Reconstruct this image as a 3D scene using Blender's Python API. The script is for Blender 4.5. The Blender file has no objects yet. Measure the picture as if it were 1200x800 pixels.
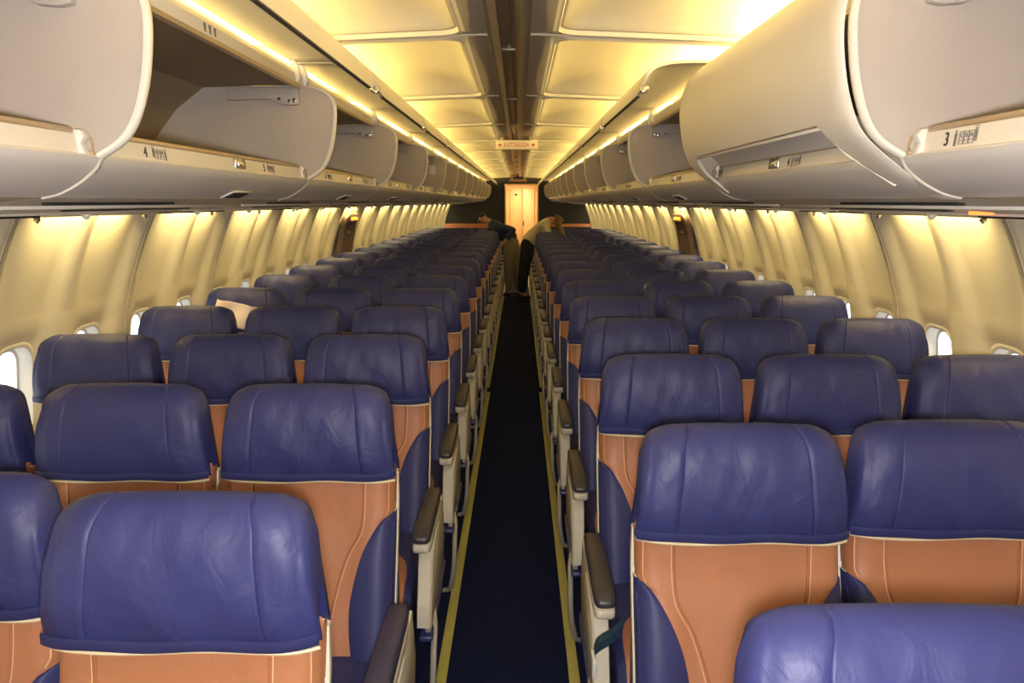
import bpy, bmesh, math, random
from mathutils import Vector, Matrix
random.seed(7)
PI = math.pi
scn = bpy.context.scene
COL = scn.collection

# ------------------------------------------------------------------ render look
scn.view_settings.view_transform = 'Standard'
scn.view_settings.look = 'None'
scn.view_settings.gamma = 1.0
scn.view_settings.use_curve_mapping = False
scn.view_settings.exposure = 0.0
scn.cycles.use_denoising = True
scn.cycles.max_bounces = 8
scn.cycles.diffuse_bounces = 4
scn.cycles.sample_clamp_indirect = 6.0

# ------------------------------------------------------------------ materials
def pm(name, col, rough=0.5, metal=0.0, spec=0.5, noise=None, bump=None, bump2=None, coat=0.0):
    """Principled material; noise=(scale, amount) varies the colour, bump=(scale, strength, distance)."""
    m = bpy.data.materials.new(name); m.use_nodes = True
    nt = m.node_tree; b = nt.nodes['Principled BSDF']
    b.inputs['Base Color'].default_value = (*col, 1)
    b.inputs['Roughness'].default_value = rough
    b.inputs['Metallic'].default_value = metal
    b.inputs['Specular IOR Level'].default_value = spec
    if coat: b.inputs['Coat Weight'].default_value = coat
    tc = nt.nodes.new('ShaderNodeTexCoord')
    if noise:
        n = nt.nodes.new('ShaderNodeTexNoise'); n.inputs['Scale'].default_value = noise[0]; n.inputs['Detail'].default_value = 5
        r = nt.nodes.new('ShaderNodeValToRGB')
        r.color_ramp.elements[0].position = .3; r.color_ramp.elements[1].position = .7
        r.color_ramp.elements[0].color = (*[c*(1-noise[1]) for c in col], 1)
        r.color_ramp.elements[1].color = (*[min(1, c*(1+noise[1])) for c in col], 1)
        nt.links.new(tc.outputs['Object'], n.inputs['Vector'])
        nt.links.new(n.outputs['Fac'], r.inputs['Fac']); nt.links.new(r.outputs['Color'], b.inputs['Base Color'])
    last = None
    for bp in (bump, bump2):
        if not bp: continue
        n = nt.nodes.new('ShaderNodeTexNoise'); n.inputs['Scale'].default_value = bp[0]; n.inputs['Detail'].default_value = 4
        if len(bp) > 3:
            mp = nt.nodes.new('ShaderNodeMapping'); mp.inputs['Scale'].default_value = bp[3]
            nt.links.new(tc.outputs['Object'], mp.inputs['Vector']); nt.links.new(mp.outputs['Vector'], n.inputs['Vector'])
            n.inputs['Distortion'].default_value = 1.2
        else:
            nt.links.new(tc.outputs['Object'], n.inputs['Vector'])
        bn = nt.nodes.new('ShaderNodeBump'); bn.inputs['Strength'].default_value = bp[1]; bn.inputs['Distance'].default_value = bp[2]
        nt.links.new(n.outputs['Fac'], bn.inputs['Height'])
        if last: nt.links.new(last.outputs['Normal'], bn.inputs['Normal'])
        last = bn
    if last: nt.links.new(last.outputs['Normal'], b.inputs['Normal'])
    return m

def emit(name, col, s):
    m = bpy.data.materials.new(name); m.use_nodes = True
    nt = m.node_tree; nt.nodes.remove(nt.nodes['Principled BSDF'])
    e = nt.nodes.new('ShaderNodeEmission'); e.inputs[0].default_value = (*col, 1); e.inputs[1].default_value = s
    nt.links.new(e.outputs[0], nt.nodes['Material Output'].inputs[0]); return m

M = dict(
    navy=pm('navy_leather', (.027, .034, .143), .52, spec=.45, noise=(9, .10), bump=(190, .10, .002), bump2=(13, .42, .008, (1.5, 1, .9))),
    navy_side=pm('navy_leather_smooth', (.027, .033, .130), .54, spec=.4, noise=(9, .10), bump=(190, .10, .002), bump2=(8, .3, .01)),
    tan=pm('tan_leather', (.39, .165, .080), .5, noise=(6, .08), bump=(190, .10, .002), bump2=(6, .35, .010, (1.5, 1, 1.2))),
    thread=pm('tan_thread', (.74, .46, .28), .7),
    navy_thread=pm('navy_thread', (.075, .085, .24), .6),
    cream_pipe=pm('cream_piping', (.72, .62, .40), .5),
    shell=pm('cream_plastic', (.60, .56, .45), .38, noise=(30, .03)),
    arm=pm('dark_armrest_vinyl', (.034, .032, .040), .40, noise=(40, .15), bump=(150, .1, .002)),
    arm_blue=pm('navy_armrest_vinyl', (.035, .034, .075), .42, noise=(40, .12), bump=(150, .1, .002)),
    bumper=pm('blue_bumper', (.03, .035, .14), .4),
    steel=pm('brushed_steel', (.66, .62, .55), .35, metal=.55),
    dark=pm('dark_frame_metal', (.03, .03, .035), .5),
    belt=pm('teal_webbing', (.015, .05, .10), .6, bump=(300, .3, .002)),
    belt_tag=pm('pale_belt_tag', (.62, .62, .60), .6),
    carpet=pm('navy_carpet', (.010, .016, .056), .95, spec=.1, noise=(120, .5), bump=(500, .7, .004)),
    strip=pm('photoluminescent_strip', (.50, .47, .125), .5, noise=(30, .08)),
    wall=pm('cream_wall_panel', (.64, .59, .47), .55, noise=(2.5, .04), bump=(120, .05, .001)),
    seam=pm('seam_shadow_gap', (.42, .38, .29), .6),
    ceil=pm('ceiling_panel', (.66, .62, .53), .42, noise=(3, .03)),
    ceil_frame=pm('ceiling_rib', (.40, .365, .31), .38),
    channel=pm('ceiling_channel_metal', (.30, .26, .21), .35, metal=.25),
    rail=pm('ceiling_rail_metal', (.33, .28, .20), .3, metal=.6),
    binw=pm('bin_plastic', (.74, .70, .62), .36, noise=(3, .03), bump=(220, .04, .001)),
    bing=pm('bin_divider_grey', (.45, .40, .355), .55, noise=(4, .04), bump=(160, .08, .001)),
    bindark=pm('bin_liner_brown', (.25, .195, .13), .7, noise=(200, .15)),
    under=pm('bin_underside_grey', (.60, .585, .57), .33, noise=(3, .03), bump=(200, .04, .001)),
    trimw=pm('bin_edge_white', (.78, .75, .66), .3),
    placard=pm('placard_cream', (.68, .64, .57), .45),
    ink=pm('black_ink', (.02, .02, .02), .6),
    inkg=pm('grey_ink', (.16, .15, .14), .6),
    chrome=pm('latch_chrome', (.55, .53, .5), .22, metal=1.0),
    gold=pm('bracket_gilt', (.52, .40, .24), .35, metal=.35),
    rubber=pm('door_seal_dark', (.07, .06, .055), .5),
    psu=pm('service_panel', (.36, .33, .27), .4),
    slot=pm('dark_slot', (.015, .013, .012), .7),
    bulk=pm('navy_black_bulkhead', (.012, .013, .018), .7, noise=(40, .2)),
    bulk_trim=pm('orange_band', (.46, .17, .06), .5),
    galley=pm('peach_laminate', (.74, .52, .28), .4, noise=(3, .04)),
    galley2=pm('cream_laminate', (.80, .62, .38), .35),
    red=pm('exit_red', (.50, .02, .03), .5),
    signw=pm('sign_white', (.70, .64, .52), .4),
    signb=pm('sign_dim_brown', (.22, .10, .05), .5),
    hatch=pm('hatch_brown_plastic', (.16, .10, .07), .45),
    amber=pm('amber_cover', (.75, .36, .06), .25),
    glow=emit('call_light_orange', (1.0, .16, .03), 4.0),
    lamp=emit('vestibule_lamp', (1.0, .8, .45), 6.0),
    skin=pm('skin', (.52, .28, .19), .5),
    shirt_navy=pm('navy_shirt', (.018, .032, .085), .8, bump=(40, .3, .01)),
    khaki=pm('khaki_trousers', (.30, .25, .15), .8, bump=(30, .3, .01)),
    shirt_cream=pm('cream_shirt', (.62, .55, .36), .75, bump=(35, .3, .01)),
    black=pm('black_trousers', (.008, .008, .009), .8, bump=(30, .3, .01)),
    shoe=pm('black_shoe', (.01, .01, .01), .35),
    hair_dark=pm('dark_brown_hair', (.035, .015, .009), .6, bump=(60, .6, .01)),
    hair_blond=pm('dark_blonde_hair', (.19, .10, .03), .55, bump=(60, .6, .01)),
    cloth=pm('pinkish_white_cloth', (.74, .62, .60), .85, bump=(30, .3, .01)),
    paper=pm('white_paper', (.85, .85, .85), .6),
    red_tag=pm('red_fabric_tag', (.55, .05, .05), .7),
)
gm = bpy.data.materials.new('window_pane'); gm.use_nodes = True
nt = gm.node_tree; nt.nodes.remove(nt.nodes['Principled BSDF'])
tr = nt.nodes.new('ShaderNodeBsdfTransparent'); gl = nt.nodes.new('ShaderNodeBsdfGlossy'); mx = nt.nodes.new('ShaderNodeMixShader')
tr.inputs[0].default_value = (.93, .95, .96, 1); gl.inputs['Roughness'].default_value = .05; mx.inputs[0].default_value = .06
nt.links.new(tr.outputs[0], mx.inputs[1]); nt.links.new(gl.outputs[0], mx.inputs[2]); nt.links.new(mx.outputs[0], nt.nodes['Material Output'].inputs[0])
M['glass'] = gm

# ------------------------------------------------------------------ mesh builder
class MB:
    def __init__(s): s.v = []; s.f = []; s.m = []
    def add(s, verts, faces, mi=0):
        o = len(s.v); s.v += [tuple(p) for p in verts]
        s.f += [tuple(i+o for i in f) for f in faces]; s.m += [mi]*len(faces); return s
    def box(s, c, size, bev=0.0, mi=0, rot=None, seg=2):
        bm = bmesh.new(); bmesh.ops.create_cube(bm, size=1.0)
        for v in bm.verts: v.co = Vector((v.co.x*size[0], v.co.y*size[1], v.co.z*size[2]))
        if bev: bmesh.ops.bevel(bm, geom=list(bm.edges), offset=bev, segments=seg, profile=.5, affect='EDGES')
        mat = Matrix.Translation(c) @ (rot.to_4x4() if rot is not None else Matrix.Identity(4))
        bm.transform(mat); s.bm(bm, mi); return s
    def bm(s, bm, mi=0):
        bm.verts.ensure_lookup_table(); bm.verts.index_update()
        s.add([v.co.copy() for v in bm.verts], [[v.index for v in f.verts] for f in bm.faces], mi); bm.free()
    def grid(s, P, mi=0, close_u=False, flip=False, mif=None):
        """P[i][j] points."""
        n = len(P); k = len(P[0]); o = len(s.v)
        for row in P: s.v += [tuple(p) for p in row]
        for i in range(n-1):
            for j in range(k if close_u else k-1):
                j2 = (j+1) % k
                q = (o+i*k+j, o+i*k+j2, o+(i+1)*k+j2, o+(i+1)*k+j)
                s.f.append(q[::-1] if flip else q); s.m.append(mif(i, j) if mif else mi)
        return s
    def tube(s, pts, r, n=10, mi=0, cap=True):
        pts = [Vector(p) for p in pts]; rs = r if isinstance(r, (list, tuple)) else [r]*len(pts)
        rings = []; up = Vector((0, 0, 1)); prev = None
        for i, p in enumerate(pts):
            t = (pts[min(i+1, len(pts)-1)]-pts[max(i-1, 0)]).normalized()
            if prev is None:
                a = t.cross(up if abs(t.z) < .9 else Vector((1, 0, 0))).normalized()
            else:
                a = (prev - t*prev.dot(t)).normalized()
            prev = a; b = t.cross(a)
            rings.append([p+(a*math.cos(2*PI*k/n)+b*math.sin(2*PI*k/n))*rs[i] for k in range(n)])
        s.grid(rings, mi, close_u=True)
        if cap:
            o = len(s.v); s.v += [tuple(q) for q in rings[0]]; s.f.append(tuple(range(o, o+n))); s.m.append(mi)
            o = len(s.v); s.v += [tuple(q) for q in rings[-1]]; s.f.append(tuple(range(o, o+n))[::-1]); s.m.append(mi)
        return s
    def prism(s, poly, a0, a1, fn, mi=0, bev=0.0):
        """polygon (p,q) extruded along a third axis: fn(p,q,a)->xyz"""
        bm = bmesh.new()
        v0 = [bm.verts.new(fn(p, q, a0)) for p, q in poly]; v1 = [bm.verts.new(fn(p, q, a1)) for p, q in poly]
        bm.faces.new(v0); bm.faces.new(v1[::-1]); n = len(poly)
        for i in range(n): bm.faces.new((v0[i], v1[i], v1[(i+1) % n], v0[(i+1) % n]))
        bmesh.ops.recalc_face_normals(bm, faces=list(bm.faces))
        if bev: bmesh.ops.bevel(bm, geom=list(bm.edges), offset=bev, segments=2, profile=.5, affect='EDGES')
        s.bm(bm, mi); return s
    def sphere(s, c, r, mi=0, u=14, v=8, sc=(1, 1, 1)):
        bm = bmesh.new(); bmesh.ops.create_uvsphere(bm, u_segments=u, v_segments=v, radius=r)
        for q in bm.verts: q.co = Vector((q.co.x*sc[0]+c[0], q.co.y*sc[1]+c[1], q.co.z*sc[2]+c[2]))
        s.bm(bm, mi); return s
    def mesh(s, name, mats, smooth=True, angle=38, recalc=True, weld=True):
        me = bpy.data.meshes.new(name); me.from_pydata(s.v, [], s.f)
        for i, p in enumerate(me.polygons): p.material_index = s.m[i]
        for m in (mats if isinstance(mats, (list, tuple)) else [mats]): me.materials.append(M[m] if isinstance(m, str) else m)
        bm = bmesh.new(); bm.from_mesh(me)
        if weld: bmesh.ops.remove_doubles(bm, verts=list(bm.verts), dist=1e-5)
        if recalc: bmesh.ops.recalc_face_normals(bm, faces=list(bm.faces))
        bm.to_mesh(me); bm.free()
        if smooth:
            me.shade_smooth(); me.set_sharp_from_angle(angle=math.radians(angle))
        me.update(); return me
    def build(s, name, mats, parent=None, **kw):
        return link(name, s.mesh(name, mats, **kw), parent)

def link(name, data, parent=None, loc=None):
    o = bpy.data.objects.new(name, data); COL.objects.link(o)
    if parent is not None: o.parent = parent
    if loc is not None: o.location = loc
    return o
def thing(name, label, cat, loc=(0, 0, 0), rz=0, group=None):
    o = link(name, None, None, loc); o.rotation_euler = (0, 0, rz); o.empty_display_size = .1
    return tag(o, label, cat, group)
def tag(o, label, cat, group=None):
    o['label'] = label; o['category'] = cat
    if group: o['group'] = group
    return o
def struct(o): o['kind'] = 'structure'; return o
def dup(root, loc=None, label=None):
    kids = {}
    for ch in bpy.data.objects:
        if ch.parent is not None: kids.setdefault(ch.parent.name, []).append(ch)
    def cp(o, par):
        c = o.copy(); COL.objects.link(c)
        if par is not None: c.parent = par
        for k in kids.get(o.name, []): cp(k, c)
        return c
    c = cp(root, None)
    if loc is not None: c.location = loc
    if label: c['label'] = label
    return c
def text_mesh(txt, size, depth=.0006):
    cu = bpy.data.curves.new('lettering', 'FONT'); cu.body = txt; cu.size = size; cu.extrude = depth
    cu.align_x = 'CENTER'; cu.align_y = 'CENTER'
    o = bpy.data.objects.new('lettering', cu); COL.objects.link(o)
    me = bpy.data.meshes.new_from_object(o.evaluated_get(bpy.context.evaluated_depsgraph_get()))
    bpy.data.objects.remove(o); return me
def sm(t): t = max(0., min(1., t)); return t*t*(3-2*t)
def lerp(a, b, t): return a+(b-a)*t
def interp(pts, x):
    if x <= pts[0][0]: return pts[0][1]
    for (a, va), (b, vb) in zip(pts, pts[1:]):
        if x <= b: return lerp(va, vb, (x-a)/(b-a))
    return pts[-1][1]
def sinterp(pts, x):
    """smooth (catmull-rom) interpolation through (x, value)"""
    if x <= pts[0][0]: return pts[0][1]
    if x >= pts[-1][0]: return pts[-1][1]
    for i in range(len(pts)-1):
        if x <= pts[i+1][0]:
            x0, y0 = pts[i]; x1, y1 = pts[i+1]
            xm, ym = pts[max(i-1, 0)]; xp, yp = pts[min(i+2, len(pts)-1)]
            m0 = (y1-ym)/(x1-xm); m1 = (yp-y0)/(xp-x0); h = x1-x0; t = (x-x0)/h
            return (2*t**3-3*t*t+1)*y0+(t**3-2*t*t+t)*h*m0+(-2*t**3+3*t*t)*y1+(t**3-t*t)*h*m1
def spline2(pts, n):
    """catmull-rom through 2-D points, n samples per span"""
    out = []
    for i in range(len(pts)-1):
        p0 = pts[max(i-1, 0)]; p1 = pts[i]; p2 = pts[i+1]; p3 = pts[min(i+2, len(pts)-1)]
        for k in range(n):
            t = k/n
            out.append(tuple(.5*((2*p1[d])+(-p0[d]+p2[d])*t+(2*p0[d]-5*p1[d]+4*p2[d]-p3[d])*t*t+(-p0[d]+3*p1[d]-3*p2[d]+p3[d])*t**3) for d in range(len(p1))))
    out.append(tuple(pts[-1])); return out

ORD = 'first second third fourth fifth sixth seventh eighth ninth tenth eleventh twelfth thirteenth fourteenth fifteenth sixteenth seventeenth eighteenth nineteenth twentieth twenty-first twenty-second twenty-third'.split()
SIDE = {-1: 'left', 1: 'right'}
Y0, Y1 = -1.0, 19.9          # cabin ends
R, ZC = 1.80, 0.75           # fuselage lining circle

# ================================================================== SETTING
def floor():
    mb = MB(); mb.box((0, (Y0+22.2)/2, -.05), (3.5, 22.2-Y0, .1))
    struct(mb.build('floor', 'carpet', smooth=False))
floor()

WIN0, WP = 2.914, 0.508      # window centres
SEAM0 = 2.66                 # wall panel seams every second bay
WZ, WH, WW = .895, .36, .24  # window centre height, height, width
WR = .085                    # corner radius
a_of = lambda z: math.asin(max(-1, min(1, (z-ZC)/R)))
S0, S1 = a_of(.02), a_of(1.75)
HATCH = (7.90, 8.62)
def rib(y, a):
    """inward height of the wall relief at (y, angle)"""
    t = ((y-(WIN0+WP/2)) / WP) % 1.0
    dd = min(t, 1-t)*WP                          # distance from the rib line between windows
    z = ZC+R*math.sin(a)
    w = lerp(.115, .05, sm((z-.95)/.6))          # ribs taper towards the top
    return .032*(1-sm((dd-w*.45)/(w*.9)))
def wallp(s, y, a, extra=0.):
    r = R-rib(y, a)-extra
    return (s*r*math.cos(a), y, ZC+r*math.sin(a))
def rrect(hw, hh, r, n):
    """rounded rectangle loop, 4*n points, starting at the middle of the right side"""
    out = []
    for (cx, cy, a0) in ((hw-r, hh-r, 0), (-hw+r, hh-r, 90), (-hw+r, -hh+r, 180), (hw-r, -hh+r, 270)):
        for k in range(n):
            a = math.radians(a0+90*k/(n-1)); out.append((cx+r*math.cos(a), cy+r*math.sin(a)))
    return out
def build_wall(s):
    mb = MB()
    a_lo, a_hi = WZ-.32, WZ+.30
    A0, A1 = a_of(a_lo), a_of(a_hi)
    k0 = int(math.floor((Y0-WIN0)/WP))-0; k1 = int((Y1-WIN0)/WP)+1
    ac, ah = (A0+A1)/2, (A1-A0)/2
    # matching loops: rounded window opening and the rectangle of its bay
    def pairs():
        out = []; hw, hh, r = WW/2, WH/2, WR
        for (sx, sy) in ((1, 1), (-1, 1), (-1, -1), (1, -1)):
            seq = []
            for k in range(13):
                f = k/12; a = f*PI/2
                ip = (hw-r+r*math.cos(a), hh-r+r*math.sin(a))
                q0, q1 = (hh-r)/hh, (hw-r)/hw
                op = (1, lerp(q0, 1, f*2)) if f <= .5 else (lerp(1, q1, (f-.5)*2), 1)
                seq.append((ip, op))
            pre = [((hw, (hh-r)*t), (1, (hh-r)/hh*t)) for t in (0, .33, .66)]
            post = [(((hw-r)*t, hh), ((hw-r)/hw*t, 1)) for t in (.66, .33)]
            seq = pre+seq+post
            if sx*sy < 0: seq = [(((hw-r)*0, hh), (0, 1))]+[q for q in reversed(seq)][:-1]
            out += [((sx*a, sy*b), (sx*c, sy*d)) for (a, b), (c, d) in seq]
        return out
    PR = pairs()
    for k in range(k0, k1+1):
        yc = WIN0+k*WP
        loops = []
        for t in (0, .04, .12, .25, .45, .7, 1.0):
            L = []
            for (py, pz), (oy, oa) in PR:
                ai = a_of(WZ+pz)
                yy = lerp(py, oy*WP/2, t); aa = lerp(ai, ac+oa*ah, t)
                dep = -.012*(1-sm(t/.6))         # the bay sinks towards the window
                L.append(wallp(s, yc+yy, aa, dep))
            loops.append(L)
        mb.grid(loops, 0, close_u=True)
        ys = [yc-WP/2+WP*i/16 for i in range(17)]
        top = [A1-.03, A1]+[lerp(A1, S1, j/8) for j in range(1, 9)]
        bot = [A0+.03, A0]+[lerp(A0, S0, j/4) for j in range(1, 5)]
        for seq in (top, bot):
            mb.grid([[wallp(s, y, a, -.004 if j == 0 else (-.0015 if j == 1 else 0)) for y in ys] for j, a in enumerate(seq)])
        # crown of the lining hidden above the bins
        mb.grid([[wallp(s, y, lerp(S1, PI/2, j/6)) for y in (ys[0], ys[-1])] for j in range(7)])
    o = mb.build('wall_'+SIDE[s], 'wall', recalc=False, angle=60)
    struct(o)
    # panel seams: thin dark gap with a bright bead beside it
    k = -3; n = 0
    sb = MB()
    while SEAM0+1.016*k < Y1-.05:
        y = SEAM0+1.016*k; k += 1
        if y < Y0+.1: continue
        pts = [lerp(a_of(.3), S1, j/22) for j in range(23)]
        sb.grid([[wallp(s, y+dy, a, e) for (dy, e) in ((-.007, -.002), (-.006, .004), (.002, .004), (.003, -.002))] for a in pts], 0)
        sb.grid([[wallp(s, y+dy, a, e) for (dy, e) in ((.003, -.002), (.004, .003), (.008, .003), (.009, -.002))] for a in pts], 1)
    struct(sb.build('trim_%d' % (1 if s < 0 else 2), ['seam', 'trimw'], recalc=False))
    return o
build_wall(-1); build_wall(1)

def windows():
    n = 0; fm = {}; pmesh = {}
    for s in (-1, 1):
        for k in range(-2, 33):
            yc = WIN0+k*WP
            if yc < 1.0 or yc > Y1-.4: continue
            n += 1
            root = link('window_%d' % n, None, None, (s*1.79, yc, WZ)); struct(root)
            if s not in fm:
                mb = MB(); a = rrect(WW/2+.016, WH/2+.016, WR+.016, 9); loops = []
                ox, oy, oz = s*1.79, 0, WZ
                def P(py, pz, e):
                    aa = a_of(WZ+pz); r = R+.018-e
                    return (s*r*math.cos(aa)-ox, py, ZC+r*math.sin(aa)-oz)
                for (g, e) in ((.026, -.006), (.024, .006), (.012, .010), (.0, .006), (-.008, -.012), (-.014, -.034), (-.026, -.038)):
                    loops.append([P(y_, z_, e) for y_, z_ in rrect(WW/2+g, WH/2+g, max(WR+g, .03), 9)])
                mb.grid(loops, 0, close_u=True); fm[s] = mb.mesh('window_frame', 'trimw', recalc=False)
                mb = MB(); L = [P(y_, z_, -.040) for y_, z_ in rrect(WW/2-.02, WH/2-.02, WR-.02, 9)]
                mb.add(L, [tuple(range(len(L)))]); pmesh[s] = mb.mesh('pane', 'glass', smooth=False)
            link('window_frame', fm[s], root); link('pane', pmesh[s], root)
windows()

# ---- end walls
def end_walls():
    mb = MB(); mb.box((0, Y0-.03, 1.3), (3.7, .06, 2.7))  # unseen wall added behind the camera to keep sky light out
    struct(mb.build('wall_sky_block', 'wall', smooth=False))
    xl, xr, zt = -.30, .49, 1.985
    mb = MB()
    mb.box((-(1.9-.30)/2-.30, Y1+.04, 1.3), (1.6, .08, 2.7)); mb.box((.49+.705, Y1+.04, 1.3), (1.41, .08, 2.7))
    mb.box(((xl+xr)/2, Y1+.04, (zt+2.65)/2), (xr-xl, .08, 2.65-zt))
    struct(mb.build('wall_back', 'bulk', smooth=False))
    mb = MB()
    mb.box((-(1.75-.36)/2-.36, Y1-.012, 1.035), (1.39, .03, .11), .004); mb.box((.56+.59, Y1-.012, 1.045), (1.18, .03, .08), .004)
    struct(mb.build('trim_3', 'bulk_trim'))
    # vestibule behind the doorway
    mb = MB(); y2 = 21.6
    mb.box((-.42, (Y1+y2)/2+.04, 1.1), (.04, y2-Y1-.08, 2.2)); mb.box((.53, (Y1+y2)/2+.04, 1.1), (.04, y2-Y1-.08, 2.2))
    mb.box((.05, y2+.02, 1.1), (1.0, .04, 2.2)); mb.box((.05, (Y1+y2)/2+.04, 2.13), (1.0, y2-Y1-.08, .04))
    struct(mb.build('wall_vestibule', 'galley', smooth=False))
    fr = MB()
    for x in (xl+.012, xr-.012): fr.box((x, Y1-.006, zt/2), (.03, .10, zt), .004)
    fr.box(((xl+xr)/2, Y1-.006, zt+.012), (xr-xl+.03, .10, .035), .004)
    struct(fr.build('trim_4', 'galley'))
    d = thing('lavatory_door', 'peach folding lavatory door at the far end of the aisle', 'door', (.05, y2-.02, 0))
    mb = MB(); mb.box((-.09, -.015, .98), (.30, .03, 1.92), .006); mb.build('door_leaf', 'galley', d)
    mb = MB(); mb.box((.225, -.02, .98), (.29, .04, 1.92), .006); mb.box((.225, -.045, 1.0), (.20, .02, 1.70), .008); mb.build('door_leaf', 'galley2', d)
    mb = MB(); mb.box((.10, -.03, 1.05), (.035, .04, .12), .008); mb.build('handle', 'chrome', d)
    mb = MB(); mb.box((-.09, -.034, 1.78), (.07, .008, .045), .002); mb.build('placard', 'ink', d)
    l = thing('wall_lamp', 'small bright lamp on the vestibule wall beyond the doorway', 'lamp', (-.40, 21.0, 1.72))
    mb = MB(); mb.box((.005, 0, 0), (.02, .16, .20), .004); mb.build('backplate', 'galley2', l)
    mb = MB(); mb.sphere((.035, 0, 0), .055, sc=(.6, 1, 1.2)); mb.build('bulb', 'lamp', l)
end_walls()

# ---- ceiling: coffered panels either side of a metal centre channel
CZ = 2.18
def cz(x): return CZ-.030*(abs(x)/.9)**2
CS0, CP = 3.03, 1.69
def ceiling():
    root = struct(link('ceiling', None, None, (0, 0, 0)))
    mb = MB()
    xs = [-1.02+2.04*i/24 for i in range(25)]
    mb.grid([[(x, y, cz(x)+.13) for x in xs] for y in (Y0, Y1)]); mb.build('ceiling_backing', 'ceil', root, recalc=False)
    meshes = {}
    for s in (-1, 1):
        mb = MB(); x0, x1 = .075, 1.02; hw, hh = (x1-x0)/2, CP/2-.006
        xm = (x0+x1)/2
        spec = [(0, -.004, 1), (0, .0, 1), (.022, .0, 1), (.026, -.010, 2), (.040, -.012, 2), (.046, .002, 2), (.056, .004, 1), (.070, .018, 0), (.13, .048, 0), (.20, .070, 0), (.30, .082, 0), (.38, .084, 0), (.455, .084, 0)]
        loops = []
        for g, h, _ in spec:
            rr = .012 if g < .023 else max(.085-(g-.023)*.2, .01)
            L = []
            for (px, py) in rrect(hw-g*1.0, hh-g*1.0, min(rr, hw-g-1e-3), 10):
                # keep the outboard edge running out under the bins; the coffer's inboard frame is wider
                x = xm+px; 
                if g > .02: x = x0+.055+(x-x0-.0)*(1-.055/(x1-x0))
                L.append((s*x, py, cz(x)+h))
            loops.append(L)
        mb.grid(loops, close_u=True, mif=lambda i, j: {0: 0, 1: 1, 2: 2}[spec[i+1][2]])
        L = loops[-1]; mb.add(L, [tuple(range(len(L)))])
        meshes[s] = mb.mesh('ceiling_panel', ['ceil', 'ceil_frame', 'ceil'], angle=50)
        k = -2
        while CS0+CP*(k+1) < Y1+1.5:
            o = link('ceiling_panel', meshes[s], root, (0, CS0+CP*(k+.5), 0)); k += 1
    mb = MB()
    prof = [(-.075, .0), (-.06, -.004), (-.036, .0), (-.034, .035), (-.014, .036), (-.013, .020), (.004, .020), (.005, .036), (.020, .036), (.022, .0), (.036, -.002), (.06, -.004), (.075, .0)]
    mb.grid([[(x, y, CZ+z) for x, z in prof] for y in (Y0, Y1)], mif=lambda i, j: 1 if j in (5, 6, 9) else 0)
    mb.build('centre_channel', ['channel', 'rail'], root, recalc=False, angle=20)
    for k in range(12):
        mb = MB(); y = 3.42+1.6*k
        mb.box((0, y, CZ+.016), (.070, .010, .012), .003); mb.build('channel_joint', 'channel', root)
ceiling()

# ---- aisle floor strips
for s in (-1, 1):
    for i, (a, b) in enumerate(((.3, 6.85), (7.05, 19.2))):
        mb = MB(); x = s*(.226 if i == 0 else .236)
        mb.box((0, 0, .003), (.036, b-a, .006), .0015)
        o = mb.build('floor_strip', 'strip'); o.location = (x, (a+b)/2, 0)
        tag(o, 'yellow guide strip on the carpet along the %s of the aisle, %s length' % (SIDE[s], ('near', 'far')[i]), 'floor strip', 'yellow floor strips along the aisle')

# ================================================================== SEATS
HW = .225
ZT = 1.13
def head_point(u, v):
    """headrest surface: u in [-1,1] across, v in [0,1) round the section (front bottom -> top -> back bottom)"""
    au = abs(u)
    top = ZT-.016*max(0, (au-.80)/.20)**2.2-.005*au**2
    half = 1.0
    zb = .893
    # section as a rounded slab: front depth, back depth
    fd = .054-.020*max(0, (au-.70)/.30)**2.2+.003*(1-au**2)
    bd = .075-.020*max(0, (au-.7)/.3)**2
    pts = [(0, (zb, fd-.022)), (.08, (zb+.012, fd-.012)), (.2, (zb+.06, fd)), (.36, (zb+.135, fd-.004)), (.46, (top-.045, fd-.020)), (.53, (top-.012, fd*.35-.010)), (.58, (top, -.022)),
           (.63, (top-.004, -.050)), (.70, (top-.030, -bd)), (.85, (zb+.09, -bd)), (1.0, (zb, -bd+.004))]
    z = sinterp([(a, p[0]) for a, p in pts], v); d = sinterp([(a, p[1]) for a, p in pts], v)
    # width: narrower at the top, widest just above the hem, rounded upper corners
    t = (z-zb)/(ZT-zb)
    w = HW*(1.012-.135*t-.095*max(0, (t-.78)/.22)**2.0)
    return u*w, d, z
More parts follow.
